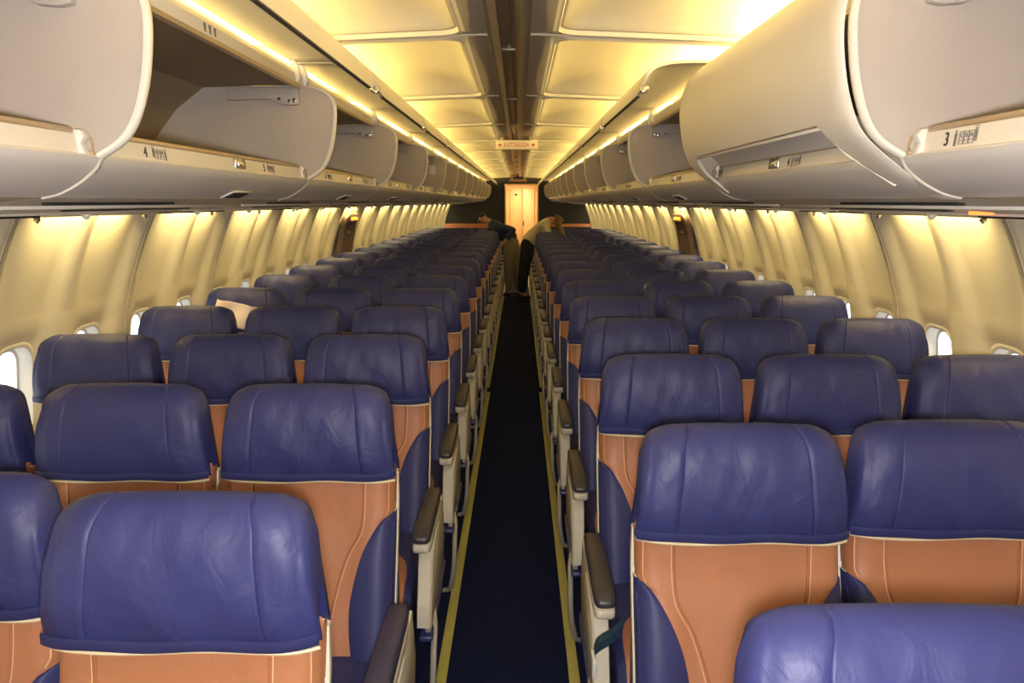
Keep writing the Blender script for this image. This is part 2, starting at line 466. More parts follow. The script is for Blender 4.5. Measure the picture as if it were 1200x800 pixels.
def headrest_mesh():
    us = []
    seams = (.635,)
    base = [-1+2*i/26 for i in range(27)]
    ex = []
    for q in seams: ex += [q-.008, q, q+.008, -q-.008, -q, -q+.008]
    ex += [.925, .945, .965, -.925, -.945, -.965]
    us = sorted(base+ex); us = [u for i, u in enumerate(us) if i == 0 or u-us[i-1] > .004]
    vs = [i/30 for i in range(31)]
    rows = []
    rnd = random.Random(3)
    for v in vs:
        row = []
        for u in us:
            # seams lean outward towards the bottom
            x, d, z = head_point(u, v)
            if .02 < v < .62:
                g = 0
                for q in (.635, .945):
                    if abs(abs(u)-q) < .004: g = .0032 if q < .9 else .0022
                d -= g*(1 if v < .5 else .3); 
                if v > .5: z -= g*.7
                d += .0022*math.sin(9*u+14*v)+.0018*math.sin(23*u-17*v+1)*(1-abs(u))
            row.append((x, -d, z))
        rows.append(row)
    mb = MB(); mb.grid(rows)
    # cap the two ends
    for j in (0, len(us)-1):
        L = [rows[i][j] for i in range(len(vs))]
        c = [sum(p[k] for p in L)/len(L) for k in range(3)]; c[0] += .006*(1 if j else -1)
        R1 = [[lerp(p[k], c[k], .35) if k else lerp(p[0], c[0], .75) for k in range(3)] for p in L]
        mb.grid([L, R1]); o = len(mb.v); mb.add(R1+[c], [(i, i+1, len(L)) for i in range(len(L)-1)])
    return mb.mesh('headrest', 'navy', angle=70)
def hem_mesh():
    mb = MB(); us = [-1+2*i/40 for i in range(41)]
    rows = []
    for (z, g) in ((.912, .000), (.911, .0045), (.894, .005), (.890, .000)):
        row = []
        for u in us:
            x, d, zz = head_point(u, .10)
            row.append((x*1.004, -(d+g+.002), z+.002*math.sin(7*u)+.001*abs(u)**3))
        rows.append(row)
    mb.grid(rows)
    return mb.mesh('hem', 'navy_side', angle=70)
def piping_mesh():
    mb = MB()
    pts = []
    for i in range(31):
        u = -.99+1.98*i/30; x, d, z = head_point(u, .05); pts.append((x, -(d+.002), .887+.0025*math.sin(5*u+.5)))
    mb.tube(pts, .0034, 6); return mb.mesh('piping', 'cream_pipe')

BZ0, BZ1 = .43, .905
def back_d(z, u):
    """how far the cushion front stands towards the camera at height z, u in metres"""
    d = sinterp([(.40, .175), (.50, .140), (.60, .100), (.70, .066), (.80, .036), (.905, .022)], z)
    au = abs(u)
    bol = sm((au-.10)/.08)*.022*sm((.86-z)/.25)        # side bolsters stand forward
    edge = -.040*max(0, (au-.190)/.032)**2
    return d+bol+edge
def bol_edge(z):
    """half width of the tan field at height z (bolster inner edge); HW2 where there is no bolster"""
    t = (.795-z)
    if t <= 0: return HW2
    return HW2-sinterp([(0, 0), (.008, .022), (.05, .054), (.10, .079), (.16, .097), (.24, .106), (.36, .095)], t)
HW2 = .221
def seam_u(z):
    return sinterp([(.43, .058), (.52, .062), (.62, .082), (.70, .108), (.745, .134), (.78, .142), (.905, .146)], z)
def backrest_meshes():
    zs = [BZ0+(BZ1-BZ0)*i/34 for i in range(35)]
    mb = MB(); rows = []
    ids = None
    for z in zs:
        e = bol_edge(z); su = min(seam_u(z), e*.86)
        side = []
        cols = [(0, 0), (su*.33, 0), (su*.66, 0), (su*.9, 0), (su-.005, 0), (su-.0015, -.0045), (su+.0015, -.0045), (su+.003, 0), (su+.0048, 0)]
        e2 = max(e-.014, su+.006)
        cols += [(lerp(su+.0048, e2, .35), 0), (lerp(su+.0048, e2, .75), 0), (e2, 0), (e2+.0018, 0), (lerp(e2+.0018, e, .6), -.001), (e, -.002)]
        row = [(-c, g) for c, g in reversed(cols[1:])]+cols
        rows.append([(u, -(back_d(z, u)+g+.0015*math.sin(30*z+8*u)), z) for u, g in row])
    n = len(rows[0]); h = n//2
    thr = set()
    for c in (7, 11): thr |= {h+c, h-c-1}
    mb.grid(rows, mif=lambda i, j: 1 if j in thr and (zs[i] > .79 or j in (h+7, h-8)) else 0)
    # wrap to the shell where there is no bolster
    for sgn, col in ((1, -1), (-1, 0)):
        L = [r[col] for r, z in zip(rows, zs) if z > .785]
        mb.grid([L, [(sgn*HW2, p[1]+.03, p[2]) for p in L], [(sgn*(HW2-.004), .055, p[2]) for p in L]])
    # top edge tucks under the headrest cover
    L = rows[-1]; mb.grid([L, [(p[0]*.99, .02, p[2]+.012) for p in L]])
    tan = mb.mesh('backrest', ['tan', 'thread'], angle=50)
    bol = {}
    for sgn in (1, -1):
        mb = MB(); R_ = []
        zz = [.433+(.7945-.433)*i/30 for i in range(31)]
        for z in zz:
            e = bol_edge(z); row = [(e-.002, -.002)]
            for t in (0.02, .08, .2, .4, .6, .8, .9, .93, .96, 1.0):
                g = .006*math.sin(min(1, t/.2)*PI/2)
                if .92 < t < .95: g -= .003
                row.append((lerp(e, HW2+.001, t), g))
            pts = [(sgn*u, -(back_d(z, u)+g), z) for u, g in row]
            pts += [(sgn*(HW2+.003), pts[-1][1]+.03, z), (sgn*(HW2-.002), .052, z)]
            R_.append(pts)
        mb.grid(R_); bol[sgn] = mb.mesh('side_bolster', 'navy_side', angle=60)
    return tan, bol
def shell_mesh():
    """cream moulded back: rim visible at both sides of the cushion"""
    mb = MB(); rows = []
    for i in range(23):
        z = .36+(.886-.36)*i/22
        d0 = sinterp([(.36, .150), (.50, .100), (.62, .055), (.80, -.012), (.90, -.040), (1.09, -.068)], z)
        w = .2275-.004*sm((z-.80)/.1)
        t = .050
        rows.append([(-w+.012, -d0+.004, z), (-w, -d0+.010, z), (-w-.001, -d0+.022, z), (-w+.008, -d0+t, z), (-.1, -d0+t+.018, z), (.1, -d0+t+.018, z), (w-.008, -d0+t, z), (w+.001, -d0+.022, z), (w, -d0+.010, z), (w-.012, -d0+.004, z)])
    mb.grid(rows, close_u=True)
    mb.add(rows[-1], [tuple(range(10))]); mb.add(rows[0], [tuple(range(10))])
    return mb.mesh('back_shell', 'shell', angle=40)
def cush_edge(d): return sinterp([(.10, .035), (.20, .060), (.28, .10), (.36, .150), (.44, .190), (.52, .203), (.64, .205)], d)
def cushion_meshes():
    ds = [.11+(.655-.11)*i/22 for i in range(23)]
    def top(u, d):
        z = .462+.012*sm((d-.2)/.25)-.075*max(0, (d-.56)/.095)**2.2
        z -= .035*max(0, (abs(u)-.18)/.045)**2
        return z
    mb = MB(); rows = [[(u*cush_edge(d), -d, top(u*cush_edge(d), d)) for u in [-1+2*i/16 for i in range(17)]] for d in ds]
    rows.append([(p[0], -.650, .36) for p in rows[-1]])
    mb.grid(rows); tan = mb.mesh('seat_cushion', 'tan', angle=60)
    sides = {}
    for s in (1, -1):
        mb = MB(); rr = []
        for d in ds:
            e = cush_edge(d)
            L = [(s*lerp(e-.001, .226, t), -d, top(lerp(e, .226, t), d)+.003*math.sin(PI*min(1, t*2)/2)) for t in (0, .05, .2, .4, .6, .8, .9, 1)]
            L += [(s*.228, -d, L[-1][2]-.03), (s*.224, -d, .345), (0, -d, .345)]
            rr.append(L)
        mb.grid(rr); L = rr[-1]; mb.add(L, [tuple(range(len(L)))])
        sides[s] = mb.mesh('cushion_side', 'navy_side', angle=60)
    return tan, sides
def armrest_meshes():
    # pad: d from .26 to .63 towards the camera, thickness tapers, rounded nose
    pad = MB(); rows = []
    n = 14
    for (d, w, zt, zb) in ((.225, .018, .642, .622), (.235, .024, .650, .617), (.30, .0265, .654, .613), (.45, .0275, .655, .610), (.56, .0280, .652, .610), (.605, .0270, .645, .611), (.622, .0225, .636, .613), (.628, .014, .628, .616)):
        row = []
        for k in range(n):
            a = 2*PI*k/n; c, s_ = math.cos(a), math.sin(a)
            row.append((w*math.copysign(abs(c)**.45, c), -d, (zt+zb)/2+(zt-zb)/2*math.copysign(abs(s_)**.55, s_)))
        rows.append(row)
    pad.grid(rows, close_u=True); pad.add(rows[0], [tuple(range(n))]); pad.add(rows[-1], [tuple(range(n))])
    cap = MB(); rows = []
    for (d, w, zt, zb) in ((.23, .022, .616, .585), (.30, .0255, .614, .575), (.50, .0265, .612, .573), (.60, .0270, .612, .578), (.625, .0235, .613, .586), (.633, .015, .610, .592)):
        row = []
        for k in range(n):
            a = 2*PI*k/n; c, s_ = math.cos(a), math.sin(a)
            row.append((w*math.copysign(abs(c)**.4, c), -d, (zt+zb)/2+(zt-zb)/2*math.copysign(abs(s_)**.5, s_)))
        rows.append(row)
    cap.grid(rows, close_u=True); cap.add(rows[0], [tuple(range(n))]); cap.add(rows[-1], [tuple(range(n))])
    return pad, cap
def side_panel_mb(s):
    mb = MB()
    poly = spline2([(.17, .60), (.32, .575), (.46, .565), (.53, .54), (.565, .47), (.60, .40), (.615, .345)], 4)+[(.60, .322), (.50, .322), (.30, .33), (.16, .35), (.12, .45)]
    mb.prism(poly, .006, .022, lambda p, q, a: (s*a, -p, q), bev=.003)
    # raised rim along the front edge
    edge = spline2([(.34, .570), (.46, .560), (.53, .535), (.565, .465), (.60, .395), (.610, .345)], 5)
    rr = [[(s*a, -(p+b), q+.2*b) for a, b in ((-.020, -.004), (-.016, .008), (.020, .012), (.026, .004), (.024, -.020), (-.016, -.022))] for p, q in edge]
    mb.grid(rr, close_u=True); mb.add(rr[0], [tuple(range(6))]); mb.add(rr[-1], [tuple(range(6))])
    return mb

seat_m = {}
def prep():
    seat_m['headrest'] = headrest_mesh(); seat_m['hem'] = hem_mesh(); seat_m['piping'] = piping_mesh()
    seat_m['backrest'], seat_m['bol'] = backrest_meshes()
    seat_m['shell'] = shell_mesh(); seat_m['cushion'], seat_m['cside'] = cushion_meshes()
    pad, cap = armrest_meshes()
    seat_m['pad'] = pad.mesh('armrest_pad', 'arm', angle=60); seat_m['padb'] = pad.mesh('armrest_pad', 'arm_blue', angle=60)
    seat_m['cap'] = cap.mesh('armrest_support', 'shell', angle=60)
    seat_m['side'] = {s: side_panel_mb(s).mesh('side_panel', 'shell', angle=40) for s in (1, -1)}
    for s in (1, -1):
        mb = MB(); mb.prism([(.13, .345), (.30, .327), (.50, .318), (.618, .320), (.622, .305), (.60, .296), (.30, .300), (.14, .315)], -.010, .028, lambda p, q, a: (s*a, -p, q), bev=.004)
        seat_m['bump%d' % s] = mb.mesh('bumper', 'bumper', angle=40)
    mb = MB()
    mb.tube(spline2([(.262, -.40, .33), (.288, -.52, .32), (.293, -.61, .27), (.292, -.64, .18), (.280, -.63, .10), (.26, -.60, .055), (.16, -.58, .045), (0, -.58, .045), (-.16, -.58, .045), (-.23, -.58, .05)], 4), .0095, 8)
    seat_m['bar'] = mb.mesh('baggage_bar', 'steel')
    mb = MB(); mb.tube([(0, -.52, .34), (0, -.50, .20), (0, -.47, .02)], .016, 8); mb.box((0, -.46, .012), (.05, .12, .024), .005); seat_m['legf'] = mb.mesh('leg', 'dark')
    mb = MB(); mb.tube([(0, -.20, .34), (0, -.14, .18), (0, -.06, .02)], .016, 8); mb.box((0, -.06, .012), (.05, .12, .024), .005); seat_m['legr'] = mb.mesh('leg', 'dark')
    mb = MB()
    def band(path, w):
        rr = []
        for i, (x, y, z, tw) in enumerate(path):
            rr.append([(x-w*math.cos(tw), y, z-w*math.sin(tw)), (x+w*math.cos(tw), y, z+w*math.sin(tw)), (x+w*math.cos(tw), y-.003, z+w*math.sin(tw)+.003), (x-w*math.cos(tw), y-.003, z-w*math.sin(tw)+.003)])
        mb.grid(rr, close_u=True)
    band(spline2([(.205, -.15, .485, .9), (.212, -.19, .505, .9), (.222, -.24, .515, .7), (.228, -.29, .50, .6)], 5), .022)
    seat_m['belt1'] = mb.mesh('seat_belt', 'belt'); mb = MB()
    band(spline2([(-.19, -.15, .485, -.6), (-.17, -.20, .495, -.5), (-.12, -.27, .484, -.2), (-.06, -.33, .480, 0)], 5), .022)
    seat_m['belt-1'] = mb.mesh('seat_belt', 'belt')
prep()
SEAT_GROUP = 'navy and tan airline seats in rows of three'
COLN = ('aisle', 'middle', 'window')
def make_seat(s, c):
    """s: side of the aisle, c: 0 aisle, 1 middle, 2 window.  Faces -y; origin on the floor below the headrest's front."""
    t = thing('airline_seat', '', 'seat', group=SEAT_GROUP)
    h = link('headrest', seat_m['headrest'], t); h['label'] = 'navy leather headrest cover'
    link('hem', seat_m['hem'], h); link('piping', seat_m['piping'], h)
    b = link('backrest', seat_m['backrest'], t); b['label'] = 'tan leather backrest with stitched seams'
    for q in (1, -1): link('side_bolster', seat_m['bol'][q], t)
    link('back_shell', seat_m['shell'], t)
    link('seat_cushion', seat_m['cushion'], t)
    for q in (1, -1): link('cushion_side', seat_m['cside'][q], t)
    a = link('armrest', None, t, (-s*.2425 if c else -s*.262, 0, 0))   # on the aisle side of the seat
    link('armrest_pad', seat_m['pad'], a); link('armrest_support', seat_m['cap'], a)
    if c == 0:
        link('side_panel', seat_m['side'][-s], t, (-s*.262, 0, 0)); link('bumper', seat_m['bump%d' % -s], t, (-s*.262, 0, 0))
        br = link('baggage_bar', seat_m['bar'], t)
        if s > 0: br.scale = (-1, 1, 1)
    lx = {0: -s*.12, 1: 0, 2: s*.05}[c]
    link('leg', seat_m['legf'], t, (lx, 0, 0)); link('leg', seat_m['legr'], t, (lx, 0, 0))
    bt = link('seat_belt', seat_m['belt1'], t); 
    b2 = link('seat_belt', seat_m['belt-1'], t)
    if s > 0: bt.scale = (-1, 1, 1); b2.scale = (-1, 1, 1)
    return t
YROW = {-1: 1.262, 1: .879}
PITCH = .82
NROW = 18
# small differences of recline and placing seen in the photograph (dx, dy)
OFF = {(-1, 0, 1): (.0, .10), (1, 1, 1): (-.018, .03), (1, 0, 0): (.0, .0)}
seats = {}
for s in (-1, 1):
    for c in range(3):
        proto = None
        for k in range(NROW):
            dx, dy = OFF.get((s, k, c), (0, 0))
            loc = (s*(.512+.485*c)+dx, YROW[s]+PITCH*k+dy, 0)
            if loc[1] > 19.3: continue
            lab = 'navy and tan leather %s seat %s of the aisle, %s row from the camera' % (COLN[c], SIDE[s], ORD[k])
            if proto is None: proto = make_seat(s, c); o = proto; o.location = loc; o['label'] = lab
            else: o = dup(proto, loc, lab)
            seats[(s, k, c)] = o
# the nearest armrest on the left of the aisle is navy
for ch in seats[(-1, 1, 0)].children:
    if ch.name.startswith('armrest'):
        for g in ch.children:
            if g.name.startswith('armrest_pad'): g.data = seat_m['padb']

# ================================================================== OVERHEAD BINS
BP, BY = 1.524, 1.56        # pitch and first divider
OUT = spline2([(.735, 1.683), (.692, 1.710), (.664, 1.748), (.643, 1.81), (.632, 1.88), (.631, 1.94), (.645, 1.974), (.685, 1.998), (.755, 2.013)], 4)
BACK = [(1.10, 2.005), (1.20, 1.93), (1.29, 1.82), (1.31, 1.69)]
bm_ = {}
def ring_bar(path, w, t, s, y0, y1):
    pass
def bin_meshes(s):
    L = BP
    d = {}
    X = lambda p, q, a: (s*p, a, q)
    # local frame: y from 0 (near) to L (far); x, z absolute
    mb = MB(); mb.prism(OUT+BACK, L-.016, L-.002, X); d['divider'] = mb.mesh('divider', 'bing', angle=30)
    # edge trim: a rounded bar following the divider's aisle edge
    mb = MB(); rr = []
    for i, (p, q) in enumerate(OUT):
        a = OUT[max(i-1, 0)]; b = OUT[min(i+1, len(OUT)-1)]
        tx, tz = b[0]-a[0], b[1]-a[1]; l = math.hypot(tx, tz); nx, nz = -tz/l, tx/l       # towards the aisle
        if i > len(OUT)-8: f = (len(OUT)-1-i)/7
        else: f = 1
        rr.append([(s*(p+nx*e*f), y, q+nz*e*f) for e, y in ((-.004, L-.022), (.003, L-.023), (.006, L-.019), (.007, L-.010), (.006, L-.003), (.003, L), (-.004, L-.001))])
    mb.grid(rr); mb.add(rr[0], [tuple(range(7))]); mb.add(rr[-1], [tuple(range(7))]); d['edge_trim'] = mb.mesh('edge_trim', 'trimw', angle=50)
    # liner: back, roof, floor
    mb = MB(); prof = [(.757, 2.013), (.90, 2.012)]+BACK+[(.775, 1.706)]
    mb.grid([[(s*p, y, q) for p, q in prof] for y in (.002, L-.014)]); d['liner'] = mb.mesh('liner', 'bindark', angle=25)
    # header fascia, edge strip
    mb = MB(); mb.prism([(.757, 2.004), (.748, 2.006), (.752, 2.045), (.768, 2.066), (.80, 2.066), (.80, 2.016), (.762, 2.016)], 0, L, X, bev=.0015); d['header'] = mb.mesh('header', 'binw', angle=25)
    mb = MB(); mb.prism([(.747, 2.012), (.7465, 2.000), (.759, 1.997), (.760, 2.006)], .012, L-.016, X); d['header_edge'] = mb.mesh('header_edge', 'gold', smooth=False)
    # hinges at both ends of the header
    for nm, yy in (('h0', .05), ('h1', L-.06)):
        mb = MB(); mb.prism([(.742, 2.018), (.735, 2.030), (.742, 2.066), (.758, 2.100), (.768, 2.100), (.765, 2.018)], yy-.012, yy-.008, X); mb.prism([(.742, 2.018), (.735, 2.030), (.742, 2.066), (.758, 2.100), (.768, 2.100), (.765, 2.018)], yy+.008, yy+.012, X)
        mb.tube([(s*.740, yy-.014, 2.03), (s*.740, yy+.014, 2.03)], .005, 8); d[nm] = mb.mesh('hinge', 'binw', angle=30)
    # sill strip and rim
    mb = MB(); mb.prism([(.7345, 1.6805), (.736, 1.6835), (.748, 1.686), (.752, 1.722), (.790, 1.724), (.790, 1.66), (.75, 1.665)], .0, L, X); d['sill'] = mb.mesh('sill', 'placard', angle=25)
    mb = MB(); mb.prism([(.7515, 1.719), (.749, 1.723), (.753, 1.730), (.785, 1.732), (.785, 1.722)], .07, L-.07, X, bev=.001); d['sill_rim'] = mb.mesh('sill_rim', 'gold', angle=25)
    # underside moulding
    mb = MB(); pr = spline2([(.7345, 1.6815), (.744, 1.663), (.775, 1.637), (.815, 1.616), (.850, 1.6075)], 4)
    mb.grid([[(s*p, y, q) for p, q in pr]+[(s*.852, y, 1.63)] for y in (.006, .010, L-.010, L-.006)]); d['underside'] = mb.mesh('underside', 'under', angle=40, recalc=False)
    mb = MB(); mb.grid([[(s*p, y, q-.002+e) for p, q in pr] for y, e in ((L-.014, .002), (L-.011, -.001), (L-.003, -.001), (L-.001, .002))]); d['under_trim'] = mb.mesh('underside_trim', 'trimw', angle=40, recalc=False)
    # vent slot in the underside
    mb = MB(); mb.box((s*.800, L*.60, 1.6205), (.046, .155, .004), .0015, rot=Matrix.Rotation(-s*math.radians(-24), 3, 'Y')); d['vent'] = mb.mesh('vent', 'trimw')
    mb = MB(); mb.box((s*.800, L*.60, 1.6185), (.034, .130, .004), .001, rot=Matrix.Rotation(-s*math.radians(-24), 3, 'Y')); d['vent_slot'] = mb.mesh('vent_slot', 'slot')
    # latch striker on the strip
    tilt = Matrix.Rotation(s*math.atan2(.004, .036), 3, 'Y')
    def onstrip(y, h, out=0.0):     # point on the sloping strip; h 0 bottom .. 1 top
        p = lerp(.748, .752, h)-out; q = lerp(1.6865, 1.7205, h)
        return Vector((s*p, y, q))
    mb = MB(); mb.box(onstrip(L*.525, .55, .002), (.008, .085, .030), .003, rot=tilt); mb.box(onstrip(L*.525, .55, .007), (.004, .058, .018), .002, rot=tilt); d['latch'] = mb.mesh('latch', 'chrome')
    # corner brackets: little hooked levers at both ends of the strip
    for nm, yy, e in (('b0', .035, 1), ('b1', L-.050, -1)):
        mb = MB()
        mb.prism([(.737, 1.684), (.744, 1.702), (.736, 1.715), (.744, 1.727), (.765, 1.727), (.752, 1.684)], yy-.012, yy+.010, X, bev=.002); d[nm] = mb.mesh('sill_bracket', 'placard', angle=30)
        mb = MB(); mb.tube([(s*.740, yy-e*.018, 1.716), (s*.733, yy-e*.012, 1.703), (s*.738, yy-e*.020, 1.688)], .0022, 6); mb.tube([(s*.744, yy-e*.024, 1.716), (s*.737, yy-e*.020, 1.700), (s*.741, yy-e*.026, 1.688)], .0022, 6); mb.box((s*.740, yy-e*.020, 1.687), (.008, .016, .006), .002)
        d[nm+'w'] = mb.mesh('bracket_spring', 'gold', angle=40)
    # strut cover fixed to the near face of the divider
    mb = MB(); y = L-.014
    mb.prism([(.752, 2.004), (.752, 1.945), (.775, 1.940), (.815, 1.943), (.860, 1.962), (1.01, 1.958), (1.012, 2.002)], y-.022, y, X, bev=.003)
    d['strut'] = mb.mesh('strut_cover', 'bing', angle=35)
    mb = MB(); mb.tube([(s*.822, y-.021, 1.962), (s*.822, y-.028, 1.962)], .006, 10); mb.box((s*.785, y-.023, 1.955), (.012, .004, .012), .001); mb.box((s*.768, y-.023, 1.958), (.012, .004, .014), .001)
    d['strut_screw'] = mb.mesh('screw', 'chrome')
    # raised door: shell with a curled lip
    top = spline2([(.775, 2.100), (.72, 2.102), (.64, 2.102), (.565, 2.096), (.512, 2.078), (.487, 2.042), (.475, 1.990)], 4)
    inn = spline2([(.486, 1.990), (.499, 2.040), (.523, 2.069), (.570, 2.085), (.645, 2.091), (.72, 2.091), (.775, 2.091)], 4)
    mb = MB(); rr = []
    for (y, f) in ((.010, .70), (.016, .80), (.035, .90), (.075, .97), (.13, 1.0), (L-.13, 1.0), (L-.075, .97), (L-.035, .90), (L-.016, .80), (L-.010, .70)):
        n = len(top)-1
        A = [spl_at(top, f*i/n) for i in range(n+1)]; B = [spl_at(inn, 1-f*(n-i)/n) for i in range(n+1)]
        rr.append([(s*p, y, q) for p, q in A+B])
    k = len(rr[0]); nt_ = len(top)
    mb.grid(rr, close_u=True, mif=lambda i, j: 0); mb.add(rr[0], [tuple(range(k))]); mb.add(rr[-1], [tuple(range(k))])
    d['door'] = mb.mesh('door', 'binw', angle=40)
    mb = MB(); mb.prism([(.4755, 1.992), (.4735, 1.986), (.488, 1.986), (.4865, 1.993)], .13, L-.13, X); d['seal'] = mb.mesh('door_seal', 'rubber', smooth=False)
    mb = MB(); mb.box((s*.492, .055, 2.006), (.030, .045, .022), .004); mb.box((s*.488, .030, 1.998), (.016, .020, .018), .003); d['catch'] = mb.mesh('door_catch', 'chrome')
    # closed door
    full = spline2([(.775, 2.095), (.70, 2.078), (.645, 2.035), (.617, 1.975), (.609, 1.91), (.618, 1.83), (.636, 1.765), (.660, 1.722), (.705, 1.682), (.765, 1.640), (.846, 1.604)], 5)
    n = 44; tm = .625
    mb = MB(); ys = [.006, .010, .03, .06, .09, .105, .12, .135, .15, .18, .22, .3, .5, .8, 1.1, L-.22, L-.18, L-.15, L-.135, L-.12, L-.105, L-.09, L-.06, L-.03, L-.010, L-.006]
    rr = []
    for y in ys:
        e = min(y, L-y); f = lerp(1.0, tm, sm((e-.07)/.11)); sh = .012*(1-sm(e/.02))
        P = [spl_at(full, f*i/n) for i in range(n+1)]
        inb = [(p+.012, q) for p, q in reversed(P)]
        rr.append([(s*(p+sh), y, q) for p, q in P]+[(s*p, y, q) for p, q in inb])
    k = len(rr[0]); mb.grid(rr, close_u=True); mb.add(rr[0], [tuple(range(k))]); mb.add(rr[-1], [tuple(range(k))])
    d['door_closed'] = mb.mesh('door', 'binw', angle=50)
    mb = MB(); rr = []
    pe = spl_at(full, tm)
    for i, y in enumerate((.105, .135, .17, L-.17, L-.135, L-.105)):
        e = min(y, L-y); f = lerp(1.0, tm, sm((e-.07)/.11)); p, q = spl_at(full, f)
        rr.append([(s*(p+.001), y, q), (s*(p+.004), y, q-.006), (s*(p+.010), y, q+.000)])
    mb.grid(rr); d['door_lip'] = mb.mesh('door_lip', 'trimw', angle=50)
    mb = MB(); mb.grid([[(s*p, y, q) for p, q in ((pe[0]+.008, pe[1]+.002), (.672, 1.768), (.705, 1.762), (.735, 1.738), (.757, 1.716))] for y in (.10, L-.10)]); d['recess'] = mb.mesh('handle_recess', 'under', angle=60)
    return d, onstrip, tilt
def spl_at(P, t):
    f = t*(len(P)-1); i = min(int(f), len(P)-2); u = f-i
    return (lerp(P[i][0], P[i+1][0], u), lerp(P[i][1], P[i+1][1], u))

def seat_icon(s, rev):
    """pictogram: standing figure and three seat boxes with letters beside a window bar; drawn in the (right, up) plane"""
    mb = MB()
    def rect(x0, z0, x1, z1, w=.0012):
        for a, b, c_, d_ in ((x0, z0, x1, z0+w), (x0, z1-w, x1, z1), (x0, z0, x0+w, z1), (x1-w, z0, x1, z1)):
            mb.box(((a+c_)/2, 0, (b+d_)/2), (abs(c_-a), .0008, abs(d_-b)))
    g = -1 if rev else 1
    R_ = lambda a, b: (min(g*a, g*b), max(g*a, g*b))
    # figure
    x0, x1 = R_(-.034, -.024); mb.sphere((g*-.029, 0, .0135), .0028, u=8, v=6, sc=(1, .2, 1)); mb.box((g*-.029, 0, .004), (.0065, .0008, .012)); mb.box((g*-.0308, 0, -.008), (.0026, .0008, .014)); mb.box((g*-.0272, 0, -.008), (.0026, .0008, .014))
    for i in range(3):
        a, b = R_(-.019+.013*i, -.019+.013*i+.0125); rect(a, -.006, b, .012)
        a, b = R_(-.019+.013*i, -.019+.013*i+.0125); rect(a, -.013, b, -.005, .0010)
    a, b = R_(.0215, .0275); rect(a, -.009, b, .016, .0015); mb.box((g*.0245, 0, .004), (.0018, .0008, .015)); mb.box((g*.024, 0, .019), (.012, .0008, .0012))
    return mb
GROUPB = 'overhead luggage bins along the cabin'
def build_bins():
    for s in (-1, 1):
        d, onstrip, tilt = bin_meshes(s)
        icon = seat_icon(s, s < 0).mesh('pictogram', 'inkg', smooth=False)
        nb = 13
        letters = {}
        row0 = 3 if s > 0 else 4
        for b in range(nb):
            y0 = BY+BP*(b-1)
            closed = (s > 0 and b == 1)
            if b == 0: lab = 'open grey overhead bin %s of the aisle, nearest the camera, lid raised' % SIDE[s]
            elif closed: lab = 'closed white overhead bin with recessed handle, only shut bin in the row'
            else: lab = 'open overhead bin %s of the aisle with raised lid, %s bin from the camera' % (SIDE[s], ORD[b])
            r = thing('overhead_bin', lab, 'overhead bin', (0, y0, 0), group=GROUPB)
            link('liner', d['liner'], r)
            dv = link('divider', d['divider'], r); dv['label'] = 'grey end panel'
            link('edge_trim', d['edge_trim'], dv)
            st = link('strut_cover', d['strut'], dv); link('screw', d['strut_screw'], st)
            link('header', d['header'], r); link('header_edge', d['header_edge'], r)
            sl = link('sill', d['sill'], r); link('sill_rim', d['sill_rim'], sl); link('latch', d['latch'], sl)
            for nm in ('b0', 'b1'): q = link('sill_bracket', d[nm], sl); link('bracket_spring', d[nm+'w'], sl)
            u = link('underside', d['underside'], r); link('underside_trim', d['under_trim'], u)
            if not closed and b > 0: link('vent', d['vent'], u); link('vent_slot', d['vent_slot'], u)
            if closed:
                dr = link('door', d['door_closed'], r); dr['label'] = 'shut white lid'; link('handle_recess', d['recess'], dr); link('door_lip', d['door_lip'], dr)
            else:
                dr = link('door', d['door'], r); dr['label'] = 'raised lid'; link('door_seal', d['seal'], dr); link('door_catch', d['catch'], dr)
                for nm in ('h0', 'h1'): link('hinge', d[nm], r)
            # row placards
            for k in range(-1, NROW+1):
                yr = YROW[s]+PITCH*k-(.36 if s > 0 else .27)
                if s > 0:  yl = yr+.02
                else: yl = yr+.02
                yl -= y0
                if not (.06 < yl < BP-.08): continue
                if abs(yl-BP*.525) < .12: yl = BP*.525+(.14 if yl > BP*.525 else -.14)
                num = k+(2 if s > 0 else 3)
                if num < 3 or (s < 0 and num < 4) or b > 6: continue
                pl = link('row_placard', None, sl, onstrip(yl, .45, .0012))
                # orient: local x along the strip as read from the aisle, local z up the strip, local y into the strip
                right = Vector((0, -s, 0)) if s > 0 else Vector((0, 1, 0))
                right = Vector((0, -1, 0)) if s > 0 else Vector((0, 1, 0))
                upv = Vector((s*.004, 0, .036)).normalized()
                nrm = right.cross(upv)   # local y = z x x -> inward
                yv = upv.cross(right)
                mw = Matrix((right, yv, upv)).transposed()
                pl.rotation_euler = mw.to_euler()
                ic = link('pictogram', icon, pl, (.0 if s > 0 else .004, 0, 0)); ic.scale = (1.15, 1, .82)
                if num not in letters:
                    me = text_mesh(str(num), .032); me.transform(Matrix.Rotation(PI/2, 4, 'X')); me.materials.clear(); me.materials.append(M['ink']); letters[num] = me
                link('row_number', letters[num], pl, (-.062, 0, .0))
                if b <= 2:
                    for i, ch in enumerate('CBA' if s > 0 else 'FED'):
                        key = ch
                        if key not in letters:
                            me = text_mesh(ch, .0095); me.transform(Matrix.Rotation(PI/2, 4, 'X')); me.materials.clear(); me.materials.append(M['inkg']); letters[key] = me
                        x = (-.0128+.013*i)*1.15 if s > 0 else (-.0128+.013*i+.0)*1.15+.004
                        link('seat_letter', letters[key], pl, (x, 0, .003))
build_bins()
# cream seat-count sticker on the left header and a white sheet on a divider
t = MB(); t.box((0, 0, 0), (.058, .003, .078), .001)
o = t.build('paper_note', 'paper'); o.location = (-.755, BY+BP*4-.018, 1.885)
tag(o, 'small white paper note stuck on a grey bin end panel', 'note')

